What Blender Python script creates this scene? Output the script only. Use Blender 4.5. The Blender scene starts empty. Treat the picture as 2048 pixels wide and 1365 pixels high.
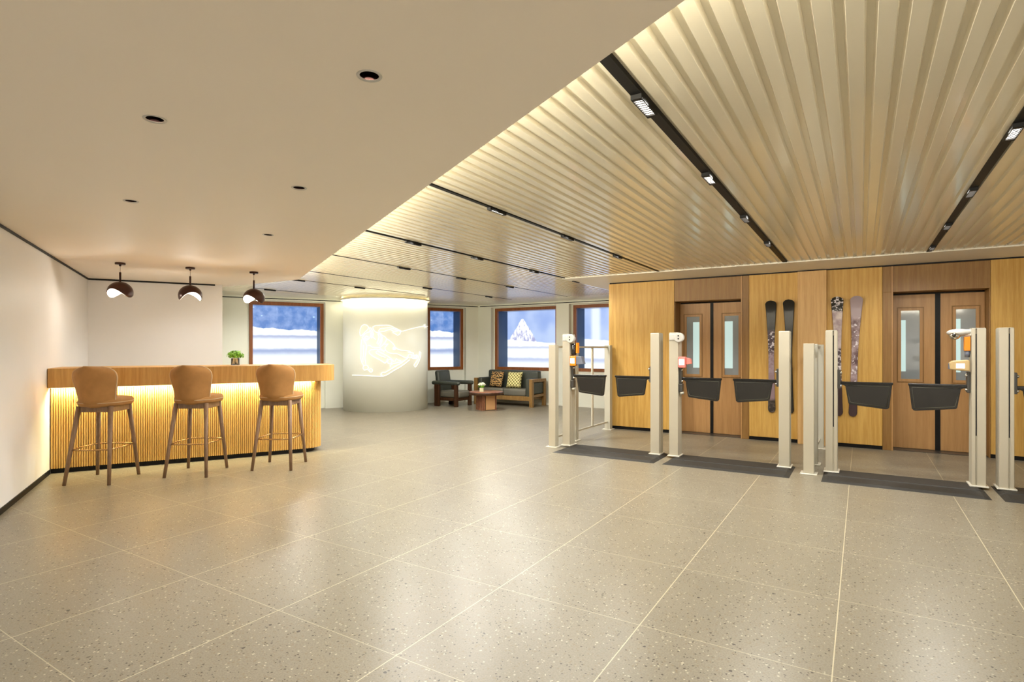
import bpy, bmesh, math, random
from mathutils import Vector, Matrix
random.seed(7)
SC = bpy.context.scene
COL = SC.collection
PI = math.pi
TB = math.radians(31.77)      # elevator side of the hall is turned this much clockwise
TA = math.radians(28.76)      # bar side of the hall is turned this much anticlockwise
RB, RA = -TB, TA

def wB(p, q, z=0.0):          # point in the elevator-side frame -> world
    return Vector((p*math.cos(TB)+q*math.sin(TB), -p*math.sin(TB)+q*math.cos(TB), z))
def wA(s, k, z=0.0):          # point in the bar-side frame -> world
    return Vector((s*math.cos(TA)-k*math.sin(TA), s*math.sin(TA)+k*math.cos(TA), z))

# ------------------------------------------------------------------ materials
def lin(c):
    r = []
    for v in c[:3]:
        v = v/255.0
        r.append(v/12.92 if v <= 0.04045 else ((v+0.055)/1.055)**2.4)
    return (r[0], r[1], r[2], 1.0)

class NT:
    def __init__(s, name):
        s.m = bpy.data.materials.new(name); s.m.use_nodes = True
        s.t = s.m.node_tree; s.n = s.t.nodes
        s.b = s.n.get('Principled BSDF')
    def new(s, kind, **kw):
        n = s.n.new(kind)
        for k, v in kw.items(): setattr(n, k, v)
        return n
    def link(s, a, b): s.t.links.new(a, b)
    def val(s, sock, v):
        if hasattr(v, 'links') or isinstance(v, bpy.types.NodeSocket): s.link(v, sock)
        else: sock.default_value = v
    def math(s, op, a, b=0.0, c=0.0, clamp=False):
        n = s.new('ShaderNodeMath', operation=op); n.use_clamp = clamp
        s.val(n.inputs[0], a); s.val(n.inputs[1], b)
        if len(n.inputs) > 2: s.val(n.inputs[2], c)
        return n.outputs[0]
    def mix(s, f, a, b):
        n = s.new('ShaderNodeMix', data_type='RGBA')
        s.val(n.inputs[0], f); s.val(n.inputs[6], a); s.val(n.inputs[7], b)
        return n.outputs[2]
    def coord(s, out='Object'):
        return s.new('ShaderNodeTexCoord').outputs[out]
    def mapping(s, v, scale=(1,1,1), loc=(0,0,0)):
        n = s.new('ShaderNodeMapping'); s.link(v, n.inputs[0])
        n.inputs['Scale'].default_value = scale; n.inputs['Location'].default_value = loc
        return n.outputs[0]
    def noise(s, v, scale=5, detail=3, rough=.5):
        n = s.new('ShaderNodeTexNoise'); s.link(v, n.inputs['Vector'])
        n.inputs['Scale'].default_value = scale; n.inputs['Detail'].default_value = detail
        n.inputs['Roughness'].default_value = rough
        return n.outputs['Fac']
    def smooth(s, v, a, b, lo=0.0, hi=1.0):
        n = s.new('ShaderNodeMapRange', interpolation_type='SMOOTHSTEP')
        s.val(n.inputs[0], v)
        for i, x in enumerate((a, b, lo, hi)): n.inputs[i+1].default_value = x
        return n.outputs[0]
    def sep(s, v):
        n = s.new('ShaderNodeSeparateXYZ'); s.link(v, n.inputs[0]); return n.outputs
    def bump(s, h, strength=.2, dist=.01):
        n = s.new('ShaderNodeBump'); n.inputs['Strength'].default_value = strength
        n.inputs['Distance'].default_value = dist
        s.link(h, n.inputs['Height']); s.link(n.outputs[0], s.b.inputs['Normal'])

def plain(name, c, rough=.5, metal=0.0, spec=.5, coat=0.0, var=.06, vscale=6, bump=0.0, bscale=200, ior=None):
    t = NT(name); b = t.b
    col = lin(c)
    v = t.noise(t.coord(), vscale, 3)
    dark = tuple(x*(1-var) for x in col[:3])+(1,); lite = tuple(min(1, x*(1+var)) for x in col[:3])+(1,)
    t.link(t.mix(v, dark, lite), b.inputs['Base Color'])
    b.inputs['Roughness'].default_value = rough; b.inputs['Metallic'].default_value = metal
    b.inputs['Specular IOR Level'].default_value = spec; b.inputs['Coat Weight'].default_value = coat
    if bump: t.bump(t.noise(t.coord(), bscale, 2), bump, .002)
    return t.m

def wood(name, c, c2, rough=.45, sx=26, sz=1.1, axis='z', spec=.4, bump=.05):
    t = NT(name); b = t.b
    sc = {'z': (sx, sx, sz), 'x': (sz, sx, sx), 'y': (sx, sz, sx)}[axis]
    v = t.mapping(t.coord(), sc)
    g = t.noise(v, 1.6, 5, .62)
    g2 = t.noise(t.mapping(t.coord(), tuple(x*5 for x in sc)), 2.0, 2)
    f = t.math('ADD', t.math('MULTIPLY', g, .75), t.math('MULTIPLY', g2, .25))
    f = t.smooth(f, .34, .66)
    t.link(t.mix(f, lin(c2), lin(c)), b.inputs['Base Color'])
    b.inputs['Roughness'].default_value = rough; b.inputs['Specular IOR Level'].default_value = spec
    if bump: t.bump(g2, bump, .002)
    return t.m

def emit(name, c, strength, base=(255, 250, 240)):
    t = NT(name); b = t.b
    b.inputs['Base Color'].default_value = lin(base)
    b.inputs['Emission Color'].default_value = lin(c); b.inputs['Emission Strength'].default_value = strength
    b.inputs['Roughness'].default_value = .5
    return t.m

M = {}
M['paint']   = plain('warm_white_paint', (234, 233, 232), .55, var=.015, bump=.03)
M['ceil']    = plain('ceiling_paint', (248, 238, 224), .6, var=.012, vscale=2)
M['louvre']  = plain('satin_cream_lacquer', (238, 230, 208), .30, spec=.5, coat=.75, var=.01, vscale=2)
M['louvre'].node_tree.nodes['Principled BSDF'].inputs['Coat Roughness'].default_value = .12
M['cream']   = plain('cream_wall_paint', (232, 233, 220), .4, var=.012)
M['black']   = plain('black_trim', (12, 10, 9), .5, spec=.25)
M['oak']     = wood('honey_oak_veneer', (210, 168, 90), (188, 143, 66), .42, sx=20, sz=.8)
M['oaklt']   = wood('light_oak_veneer', (214, 174, 116), (196, 152, 94), .42, sx=20, sz=.8)
M['flute']   = wood('fluted_bar_oak', (232, 190, 112), (210, 164, 84), .42, sx=30, sz=1.0)
M['border']  = plain('white_ceiling_margin', (250, 244, 232), .5, var=.01)
M['baroak']  = wood('bar_oak', (208, 162, 92), (184, 136, 70), .42, sx=30, sz=1.0)
M['walnut']  = wood('brown_portal_wood', (150, 112, 60), (132, 94, 46), .4, sx=20, sz=.9)
M['doorw']   = wood('elevator_door_wood', (188, 144, 92), (172, 128, 78), .38, sx=14, sz=.7)
M['framew']  = wood('window_frame_wood', (150, 90, 44), (126, 70, 32), .4, sx=18, sz=1.0)
M['legw']    = wood('stool_leg_wood', (146, 116, 90), (122, 94, 70), .45, sx=30, sz=2)
M['darkw']   = wood('dark_walnut', (74, 46, 26), (50, 28, 15), .35, sx=24, sz=2)
M['sofaw']   = wood('sofa_frame_wood', (150, 116, 66), (124, 92, 48), .4, sx=24, sz=2)
M['tablew']  = wood('table_top_wood', (160, 110, 84), (120, 74, 50), .3, sx=3, sz=12, axis='x')
M['tan']     = plain('tan_table_panel', (198, 152, 104), .5)
M['velvet']  = plain('brown_suede', (172, 124, 70), .85, var=.3, vscale=9, bump=.15, bscale=90)
M['piping']  = plain('pale_suede_piping', (206, 176, 138), .8)
M['brass']   = plain('aged_brass', (190, 150, 100), .3, metal=.9)
M['leather'] = plain('grey_green_leather', (58, 62, 54), .42, var=.12, bump=.1, bscale=60)
M['leather2']= plain('warm_grey_leather', (104, 101, 90), .42, var=.1, bump=.1, bscale=60)
M['alu']     = plain('champagne_aluminium', (196, 188, 168), .38, metal=.35, var=.02)
M['alu2']    = plain('pale_grey_aluminium', (196, 192, 176), .4, metal=.3, var=.02)
M['white']   = plain('white_plastic', (200, 196, 188), .3)
M['whitem']  = plain('white_metal_base', (226, 222, 208), .3, metal=.2)
M['rubber']  = plain('ribbed_black_rubber', (40, 37, 32), .66, var=.14, vscale=40, bump=.3, bscale=160)
M['paddle']  = plain('dark_brown_plastic', (24, 20, 14), .42, var=.08)
M['rim']     = plain('paddle_rim_plastic', (16, 14, 11), .25)
M['inset']   = plain('paddle_inset_line', (84, 82, 66), .35)
M['slot']    = plain('dark_slot', (28, 26, 34), .5)
M['gun']     = plain('gunmetal_bracket', (84, 82, 78), .35, metal=.6)
M['chrome']  = plain('chrome', (224, 220, 214), .08, metal=1.0, var=.0)
M['orange']  = plain('orange_plastic', (240, 140, 20), .35)
M['sensor']  = plain('dark_sensor_glass', (30, 26, 24), .15)
M['greyp']   = plain('slate_grey_plastic', (104, 108, 122), .45)
M['creamp']  = plain('cream_reader_plastic', (196, 168, 118), .35)
M['pinklit']   = plain('pink_lit_reader', (230, 130, 120), .35)  # pink glow on the reader, put into its base colour
M['screen']  = emit('reader_screen_glow', (255, 228, 240), .95)
M['lampsh']  = plain('dark_brown_lamp_metal', (64, 34, 24), .32, metal=.3)
M['lampin']  = emit('lamp_diffuser_glow', (255, 242, 224), 2.2)
M['ledy']    = emit('warm_led_strip', (255, 230, 170), 2.2)
M['neon']    = emit('white_neon_tube', (255, 250, 244), .6)
M['modlight']= emit('spot_module_lens', (255, 244, 228), 12.0)
M['blue']    = plain('navy_reveal_paint', (58, 84, 118), .6)
M['pane']    = plain('grey_vision_glass', (146, 152, 154), .08, spec=.8, coat=.5)
M['cyan']    = emit('pale_cyan_cabin_glow', (186, 212, 210), .5, base=(160, 184, 182))  # glow of the lit cabin, put into a plate's colour
M['leafg']   = plain('bright_green_leaf', (120, 176, 40), .5, var=.4, vscale=60)
M['petal']   = plain('white_petal', (236, 240, 214), .6)
M['pot']     = plain('pale_ceramic_pot', (212, 212, 176), .4)
M['cup']     = plain('bronze_reflector', (74, 48, 40), .15, metal=.9)
M['vgrey']   = plain('dark_joint', (60, 52, 40), .7)

def glass():
    t = NT('clear_glass'); b = t.b
    b.inputs['Base Color'].default_value = (.95, .96, .93, 1)
    b.inputs['Transmission Weight'].default_value = .92; b.inputs['Roughness'].default_value = .03
    b.inputs['IOR'].default_value = 1.2
    return t.m
M['glass'] = glass()

def terrazzo():
    t = NT('terrazzo_tiles'); b = t.b
    co = t.coord()
    w = t.new('ShaderNodeTexNoise'); t.link(co, w.inputs['Vector']); w.inputs['Scale'].default_value = 70
    wv = t.new('ShaderNodeVectorMath', operation='SCALE'); t.link(w.outputs['Color'], wv.inputs[0]); wv.inputs['Scale'].default_value = .012
    ad = t.new('ShaderNodeVectorMath', operation='ADD'); t.link(co, ad.inputs[0]); t.link(wv.outputs[0], ad.inputs[1])
    base = t.mix(t.noise(co, 2.2, 4), lin((127, 120, 104)), lin((141, 133, 116)))
    base = t.mix(t.smooth(t.noise(co, 130, 2), .40, .62, 0, .5), base, lin((112, 105, 89)))
    def chips(scale, thr, rad, col, base, seedoff, fade=.9):
        mp = t.mapping(ad.outputs[0], (1, 1, 1), (seedoff, seedoff*.7, 0))
        v = t.new('ShaderNodeTexVoronoi'); t.link(mp, v.inputs['Vector']); v.inputs['Scale'].default_value = scale
        sp = t.new('ShaderNodeSeparateColor'); t.link(v.outputs['Color'], sp.inputs[0])
        pick = t.math('LESS_THAN', sp.outputs[0], thr)
        size = t.math('MULTIPLY', t.math('ADD', t.math('MULTIPLY', sp.outputs[1], .75), .35), rad)
        ins = t.math('LESS_THAN', v.outputs['Distance'], size)
        return t.mix(t.math('MULTIPLY', t.math('MULTIPLY', pick, ins), fade), base, lin(col))
    base = chips(78, .34, .42, (122, 108, 82), base, 3.1, .7)
    base = chips(78, .21, .38, (62, 52, 38), base, 0.0, .9)
    base = chips(76, .15, .38, (188, 178, 154), base, 7.7, .8)
    base = chips(36, .025, .30, (50, 42, 34), base, 5.2)
    x, y, _ = t.sep(co)
    def joint(c, off, pitch):
        f = t.math('FRACT', t.math('DIVIDE', t.math('SUBTRACT', c, off), pitch))
        return t.math('MULTIPLY', t.math('SUBTRACT', .5, t.math('ABSOLUTE', t.math('SUBTRACT', f, .5))), pitch)
    jl = t.math('LESS_THAN', joint(x, -.1, .8), .0024)
    jc = t.math('LESS_THAN', joint(y, 2.61, .812), .0020)
    base = t.mix(t.math('MULTIPLY', jc, .9), base, lin((178, 168, 142)))
    base = t.mix(t.math('MULTIPLY', jl, .85), base, lin((196, 186, 156)))
    t.link(base, b.inputs['Base Color'])
    b.inputs['Roughness'].default_value = .2
    t.link(t.math('ADD', t.math('MULTIPLY', t.noise(co, 3, 3), .06), .30), b.inputs['Roughness'])
    b.inputs['Specular IOR Level'].default_value = .30
    return t.m
M['floor'] = terrazzo()

def snow_screen(name, kind):
    """A backlit winter picture: x across, z up (metres)."""
    t = NT(name); b = t.b
    x, y, z = t.sep(t.coord())
    co = t.coord()
    n1 = t.noise(t.mapping(co, (1, 0, 1)), 5, 4)
    n2 = t.noise(t.mapping(co, (1, 0, .4)), 14, 4, .7)
    if kind == 'slope':
        sky = t.mix(t.smooth(n1, .35, .65), lin((84, 126, 192)), lin((134, 162, 214)))
        sky = t.mix(t.smooth(n2, .55, .72, 0, .55), sky, lin((170, 196, 240)))
        v = t.new('ShaderNodeTexVoronoi'); t.link(t.mapping(co, (1, 0, 1.6)), v.inputs['Vector']); v.inputs['Scale'].default_value = 7
        dot = t.smooth(v.outputs['Distance'], .10, .22, 1, 0)
        dot = t.math('MULTIPLY', dot, t.math('GREATER_THAN', z, 1.98))
        sp = t.new('ShaderNodeSeparateColor'); t.link(v.outputs['Color'], sp.inputs[0])
        dot = t.math('MULTIPLY', dot, t.math('GREATER_THAN', sp.outputs[0], .62))
        sky = t.mix(dot, sky, lin((190, 226, 255)))
        line = t.math('ADD', t.math('SUBTRACT', 1.80, t.math('MULTIPLY', x, .055)), t.math('MULTIPLY', t.math('SUBTRACT', n1, .5), .12))
    else:
        n3 = t.noise(t.mapping(co, (1, 0, 1)), 1.6, 2)
        sky = t.mix(t.smooth(n3, .3, .7), lin((142, 168, 224)), lin((178, 198, 236)))
        # snow covered cone
        dx = t.math('SUBTRACT', x, .50)
        ax = t.math('SQRT', t.math('ADD', t.math('MULTIPLY', dx, dx), .004))
        cone = t.math('SUBTRACT', 2.16, t.math('MULTIPLY', ax, 1.55))
        cone = t.math('ADD', cone, t.math('MULTIPLY', t.math('SUBTRACT', n1, .5), .14))
        inm = t.math('GREATER_THAN', cone, z)
        mc = t.mix(t.smooth(t.math('SUBTRACT', n2, t.math('MULTIPLY', t.math('SUBTRACT', 1.8, z), .25)), .36, .52), lin((160, 164, 206)), lin((244, 246, 255)))
        if kind == 'peak': sky = t.mix(inm, sky, mc)
        else:
            bx = t.math('ABSOLUTE', t.math('SUBTRACT', x, .34))
            sky = t.mix(t.smooth(bx, .05, .16, .8, 0), sky, lin((232, 242, 255)))
        line = t.math('ADD', t.math('SUBTRACT', 1.56, t.math('MULTIPLY', x, .07)), t.math('MULTIPLY', t.math('SUBTRACT', n1, .5), .05))
    snow = t.mix(t.smooth(n1, .3, .7), lin((236, 246, 255)), lin((248, 252, 255)))
    def band(zc, w, col, snow, amt):
        zz = t.math('ADD', t.math('SUBTRACT', z, zc), t.math('MULTIPLY', t.math('SUBTRACT', n1, .5), .05))
        up = t.smooth(zz, -w, 0.0); dn = t.smooth(zz, 0.0, w*.5, 1, 0)
        f = t.math('MULTIPLY', t.math('MULTIPLY', up, dn), amt)
        return t.mix(f, snow, lin(col))
    if kind == 'slope':
        snow = band(1.60, .10, (172, 182, 212), snow, 1.0); snow = band(1.28, .16, (154, 170, 208), snow, 1.0)
    else:
        snow = band(1.36, .07, (186, 196, 222), snow, .9); snow = band(1.06, .14, (176, 188, 220), snow, .9)
    up = t.smooth(t.math('SUBTRACT', z, line), -.006, .006)
    col = t.mix(up, snow, sky)
    b.inputs['Base Color'].default_value = (.02, .02, .02, 1)
    b.inputs['Roughness'].default_value = .3
    t.link(col, b.inputs['Emission Color']); b.inputs['Emission Strength'].default_value = .80
    return t.m
M['scr_slope'] = snow_screen('backlit_snow_slope_picture', 'slope')
M['scr_peak'] = snow_screen('backlit_snow_peak_picture', 'peak')
M['scr_mist'] = snow_screen('backlit_snow_mist_picture', 'mist')

def ski_mat(name, kind):
    t = NT(name); b = t.b
    x, y, z = t.sep(t.coord())
    co = t.coord()
    n = t.noise(co, 26, 5, .65)
    m = t.noise(co, 9, 3)
    blk, wht, mau = lin((30, 26, 18)), lin((222, 214, 218)), lin((142, 118, 124))
    spots = t.smooth(n, .50, .56)
    speck = t.mix(spots, lin((70, 52, 60)), wht)
    if kind == 'dark':
        c = t.mix(t.smooth(z, .52, .60), mau, t.mix(t.math('GREATER_THAN', n, .5), mau, lin((160, 140, 146))))
        c = t.mix(t.smooth(t.math('ADD', z, t.math('MULTIPLY', m, .2)), .88, 1.0), c, speck)
        c = t.mix(t.smooth(t.math('ADD', z, t.math('MULTIPLY', m, .1)), 1.20, 1.24), c, blk)
        c = t.mix(t.smooth(z, .16, .22), t.mix(spots, lin((50, 42, 36)), lin((90, 78, 70))), c)
    elif kind == 'black':
        c = t.mix(t.math('GREATER_THAN', n, .66), blk, lin((46, 38, 28)))
    elif kind == 'head':
        c = t.mix(t.smooth(m, .3, .7), mau, lin((206, 190, 184)))
        c = t.mix(t.smooth(t.math('ADD', z, t.math('MULTIPLY', m, .2)), .98, 1.04), speck, c)
        c = t.mix(t.smooth(z, 1.40, 1.42), c, t.mix(spots, blk, wht))
        c = t.mix(t.smooth(z, .34, .38), lin((62, 44, 46)), c)
    else:
        c = t.mix(t.smooth(m, .35, .65), lin((96, 70, 72)), lin((176, 154, 156)))
        c = t.mix(t.smooth(n, .56, .6), c, wht)
        c = t.mix(t.smooth(z, 1.26, 1.36), c, lin((164, 146, 150)))
        c = t.mix(t.smooth(z, .34, .38), lin((62, 44, 46)), c)
    t.link(c, b.inputs['Base Color']); b.inputs['Roughness'].default_value = .3
    return t.m
for k in ('dark', 'black', 'head', 'mauve'): M['ski_'+k] = ski_mat('ski_graphic_'+k, k)

def cushion_mat(name, kind):
    t = NT(name); b = t.b; co = t.coord()
    if kind == 'leopard':
        w = t.new('ShaderNodeTexWave'); w.wave_type = 'BANDS'; w.bands_direction = 'Z'
        t.link(co, w.inputs['Vector']); w.inputs['Scale'].default_value = 7; w.inputs['Distortion'].default_value = 9
        w.inputs['Detail'].default_value = 2; w.inputs['Detail Scale'].default_value = 2.5
        c = t.mix(t.smooth(w.outputs['Fac'], .50, .60), lin((24, 16, 10)), t.mix(t.noise(co, 9, 2), lin((176, 120, 66)), lin((222, 190, 120))))
    else:
        ch = t.new('ShaderNodeTexChecker'); t.link(t.mapping(co, (1, 1, 1)), ch.inputs['Vector']); ch.inputs['Scale'].default_value = 27
        ch.inputs[1].default_value = lin((236, 228, 160)); ch.inputs[2].default_value = lin((128, 118, 66))
        c = ch.outputs['Color']
    t.link(c, b.inputs['Base Color']); b.inputs['Roughness'].default_value = .85
    return t.m
M['leopard'] = cushion_mat('black_tan_stripe_cloth', 'leopard')
M['check'] = cushion_mat('yellow_check_cloth', 'check')

# ------------------------------------------------------------------ geometry helpers
class MB:
    def __init__(s): s.v = []; s.f = []; s.sm = []
    def add(s, vs, fs, smooth=False):
        o = len(s.v); s.v += [tuple(v) for v in vs]
        for f in fs: s.f.append(tuple(i+o for i in f)); s.sm.append(smooth)
        return s
    def box(s, x0, x1, y0, y1, z0, z1):
        vs = [(x, y, z) for z in (z0, z1) for y in (y0, y1) for x in (x0, x1)]
        return s.add(vs, [(0,2,3,1),(4,5,7,6),(0,1,5,4),(2,6,7,3),(0,4,6,2),(1,3,7,5)])
    def prism(s, pts, z0, z1, smooth=False):       # pts: xy outline, anticlockwise
        n = len(pts)
        s.add([(x, y, z0) for x, y in pts]+[(x, y, z1) for x, y in pts],
              [tuple(range(n-1, -1, -1)), tuple(range(n, 2*n))])
        o = len(s.v)-2*n
        for i in range(n):
            j = (i+1) % n; s.f.append((o+i, o+j, o+n+j, o+n+i)); s.sm.append(smooth)
        return s
    def yprism(s, pts, y0, y1, smooth=False):      # pts: xz outline anticlockwise seen from -y
        n = len(pts); o = len(s.v)
        s.v += [(x, y0, z) for x, z in pts]+[(x, y1, z) for x, z in pts]
        s.f.append(tuple(o+i for i in range(n))); s.sm.append(False)
        s.f.append(tuple(o+n+i for i in range(n-1, -1, -1))); s.sm.append(False)
        for i in range(n):
            j = (i+1) % n; s.f.append((o+i, o+n+i, o+n+j, o+j)); s.sm.append(smooth)
        return s
    def xprism(s, pts, x0, x1, smooth=False):      # pts: yz outline
        n = len(pts); o = len(s.v)
        s.v += [(x0, y, z) for y, z in pts]+[(x1, y, z) for y, z in pts]
        s.f.append(tuple(o+i for i in range(n-1, -1, -1))); s.sm.append(False)
        s.f.append(tuple(o+n+i for i in range(n))); s.sm.append(False)
        for i in range(n):
            j = (i+1) % n; s.f.append((o+i, o+j, o+n+j, o+n+i)); s.sm.append(smooth)
        return s
    def lathe(s, prof, n=24, c=(0, 0), axis='z', caps=True):
        o = len(s.v)
        for r, h in prof:
            for i in range(n):
                a = 2*PI*i/n; u, w = r*math.cos(a), r*math.sin(a)
                s.v.append((c[0]+u, c[1]+w, h) if axis == 'z' else (c[0]+u, h, c[1]+w) if axis == 'y' else (h, c[0]+u, c[1]+w))
        for k in range(len(prof)-1):
            for i in range(n):
                j = (i+1) % n
                s.f.append((o+k*n+i, o+k*n+j, o+(k+1)*n+j, o+(k+1)*n+i)); s.sm.append(True)
        if caps:
            s.f.append(tuple(o+i for i in range(n-1, -1, -1))); s.sm.append(False)
            e = o+(len(prof)-1)*n; s.f.append(tuple(e+i for i in range(n))); s.sm.append(False)
        return s
    def tube(s, pts, r, n=8, closed=False, r1=None):
        pts = [Vector(p) for p in pts]; m = len(pts); o = len(s.v); up = None
        for i, p in enumerate(pts):
            a = pts[(i-1) % m] if (closed or i > 0) else p
            b = pts[(i+1) % m] if (closed or i < m-1) else p
            d = (b-a).normalized() if (b-a).length > 1e-9 else Vector((0, 0, 1))
            if up is None or abs(up.dot(d)) > .95:
                up = Vector((0, 0, 1)) if abs(d.z) < .9 else Vector((1, 0, 0))
            x = d.cross(up).normalized(); y = x.cross(d).normalized(); up = y
            rr = r if r1 is None else r+(r1-r)*i/(m-1)
            for k in range(n):
                t = 2*PI*k/n; s.v.append(tuple(p+x*(rr*math.cos(t))+y*(rr*math.sin(t))))
        seg = m if closed else m-1
        for i in range(seg):
            j = (i+1) % m
            for k in range(n):
                l = (k+1) % n
                s.f.append((o+i*n+k, o+i*n+l, o+j*n+l, o+j*n+k)); s.sm.append(True)
        if not closed:
            s.f.append(tuple(o+k for k in range(n-1, -1, -1))); s.sm.append(False)
            s.f.append(tuple(o+(m-1)*n+k for k in range(n))); s.sm.append(False)
        return s
    def ball(s, c, r, n=14, m=9):
        o = len(s.v); r = r if hasattr(r, '__len__') else (r, r, r)
        for j in range(m+1):
            t = PI*j/m
            for i in range(n):
                a = 2*PI*i/n
                s.v.append((c[0]+r[0]*math.sin(t)*math.cos(a), c[1]+r[1]*math.sin(t)*math.sin(a), c[2]-r[2]*math.cos(t)))
        for j in range(m):
            for i in range(n):
                k = (i+1) % n; s.f.append((o+j*n+i, o+j*n+k, o+(j+1)*n+k, o+(j+1)*n+i)); s.sm.append(True)
        return s
    def build(s, name, mat, parent=None, loc=(0, 0, 0), rz=0.0, kind=None, label=None, cat=None, group=None,
              bevel=0.0, seg=2, sub=0, solid=0.0, smooth=None, weld=False):
        me = bpy.data.meshes.new(name); me.from_pydata(s.v, [], s.f); me.update()
        me.polygons.foreach_set('use_smooth', [bool(x if smooth is None else smooth) for x in s.sm])
        bm = bmesh.new(); bm.from_mesh(me)
        if weld: bmesh.ops.remove_doubles(bm, verts=bm.verts, dist=1e-5)
        bmesh.ops.recalc_face_normals(bm, faces=bm.faces); bm.to_mesh(me); bm.free()
        me.materials.append(M[mat] if isinstance(mat, str) else mat)
        o = bpy.data.objects.new(name, me); COL.objects.link(o)
        o.location = loc; o.rotation_euler = (0, 0, rz)
        if parent: o.parent = parent
        if solid:
            d = o.modifiers.new('solid', 'SOLIDIFY'); d.thickness = solid; d.offset = 0
        if bevel:
            d = o.modifiers.new('bevel', 'BEVEL'); d.width = bevel; d.segments = seg; d.limit_method = 'ANGLE'; d.angle_limit = .6
        if sub:
            d = o.modifiers.new('sub', 'SUBSURF'); d.levels = sub; d.render_levels = sub
        tag(o, label, cat, group, kind)
        return o

def tag(o, label=None, cat=None, group=None, kind=None):
    if label: o['label'] = label
    if cat: o['category'] = cat
    if group: o['group'] = group
    if kind: o['kind'] = kind
    return o
def thing(name, label, cat, loc=(0, 0, 0), rz=0.0, group=None, kind=None):
    o = bpy.data.objects.new(name, None); COL.objects.link(o); o.empty_display_size = .1
    o.location = loc; o.rotation_euler = (0, 0, rz)
    return tag(o, label, cat, group, kind)
def kids(o): return [c for c in bpy.data.objects if c.parent == o]
def copy_tree(o, parent=None):
    c = o.copy(); COL.objects.link(c); c.parent = parent
    for ch in kids(o):
        if ch is not c: copy_tree(ch, c)
    return c
def S(mb, name, mat, label, rz=0.0, loc=(0, 0, 0), cat=None, **kw):
    return mb.build(name, mat, None, loc, rz, 'structure', label, cat or name.split('_')[0], **kw)

def area(loc, d, xdir, sx, sy, power, color, spread=None):
    l = bpy.data.lights.new('area_light', 'AREA'); l.shape = 'RECTANGLE'; l.size = sx; l.size_y = sy
    l.energy = power; l.color = color
    if spread: l.spread = spread
    o = bpy.data.objects.new('area_light', l); COL.objects.link(o)
    z = -Vector(d).normalized(); x = Vector(xdir); x = (x-z*x.dot(z)).normalized(); y = z.cross(x)
    m = Matrix((x, y, z)).transposed().to_4x4(); m.translation = Vector(loc); o.matrix_world = m
    return o
def spot(loc, power, color, angle=100, blend=.7, r=.03, d=(0, 0, -1)):
    l = bpy.data.lights.new('spot_light', 'SPOT'); l.energy = power; l.color = color
    l.spot_size = math.radians(angle); l.spot_blend = blend; l.shadow_soft_size = r
    o = bpy.data.objects.new('spot_light', l); COL.objects.link(o); o.location = loc
    o.rotation_euler = Vector(d).to_track_quat('-Z', 'Y').to_euler()
    return o

# ================================================================== THE SETTING
H1, H2 = 2.31, 2.42
S(MB().box(-13.5, 3.6, -5.2, 13.2, -.12, 0), 'floor', 'floor', 'polished beige terrazzo tile floor with pale joints', RB)
S(MB().box(-13.5, 3.6, -5.2, 13.2, 2.62, 2.74), 'ceiling_light_block', 'ceil', 'unseen slab added above the hung ceilings to block light', RB)  # unseen lid added over the whole hall to block light

# smooth dropped ceiling over the bar side, with round holes for the downlights
DL = [(.53, 2.04), (-.18, 2.87), (.52, 3.67), (-.42, 4.54), (.50, 5.31)]
DLX = [(.53, .35), (-.25, 1.2), (.53, -1.4), (-.3, -.5)]
def soffit():
    bm = bmesh.new()
    out = [(-1.41, -4.2), (1.2, -4.2), (1.2, 8.55), (.27, 10.19), (.27, 9.8), (-1.41, 9.8)]
    loops = [out]+[[(cx+.036*math.cos(-2*PI*i/28), cy+.036*math.sin(-2*PI*i/28)) for i in range(28)] for cx, cy in DL]
    es = []; lv = []
    for lp in loops:
        vs = [bm.verts.new((x, y, H1)) for x, y in lp]; lv.append(vs)
        for i in range(len(vs)): es.append(bm.edges.new((vs[i], vs[(i+1) % len(vs)])))
    bmesh.ops.triangle_fill(bm, use_beauty=True, use_dissolve=False, edges=es)
    for vs in lv:                                   # turned-up rim, 25 mm
        up = [bm.verts.new((v.co.x, v.co.y, H1+.025)) for v in vs]
        for i in range(len(vs)):
            j = (i+1) % len(vs); bm.faces.new((vs[i], vs[j], up[j], up[i]))
    bmesh.ops.recalc_face_normals(bm, faces=bm.faces)
    me = bpy.data.meshes.new('ceiling'); bm.to_mesh(me); bm.free(); me.materials.append(M['ceil'])
    o = bpy.data.objects.new('ceiling', me); COL.objects.link(o); o.rotation_euler.z = RA
    tag(o, 'smooth dropped plaster ceiling above the bar with a lit edge', 'ceiling', None, 'structure')
soffit()
S(MB().box(.72, .76, -4.2, 8.7, H1+.001, 2.6), 'trim_1', 'ceil', 'upstand closing the light cove behind the dropped ceiling edge', RA)

S(MB().box(-8.1, -7.2, 4.93, 4.97, H1+.001, 2.6), 'trim_7', 'ceil', 'upstand closing the light cove at the far end of the dropped ceiling', RB)
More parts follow.
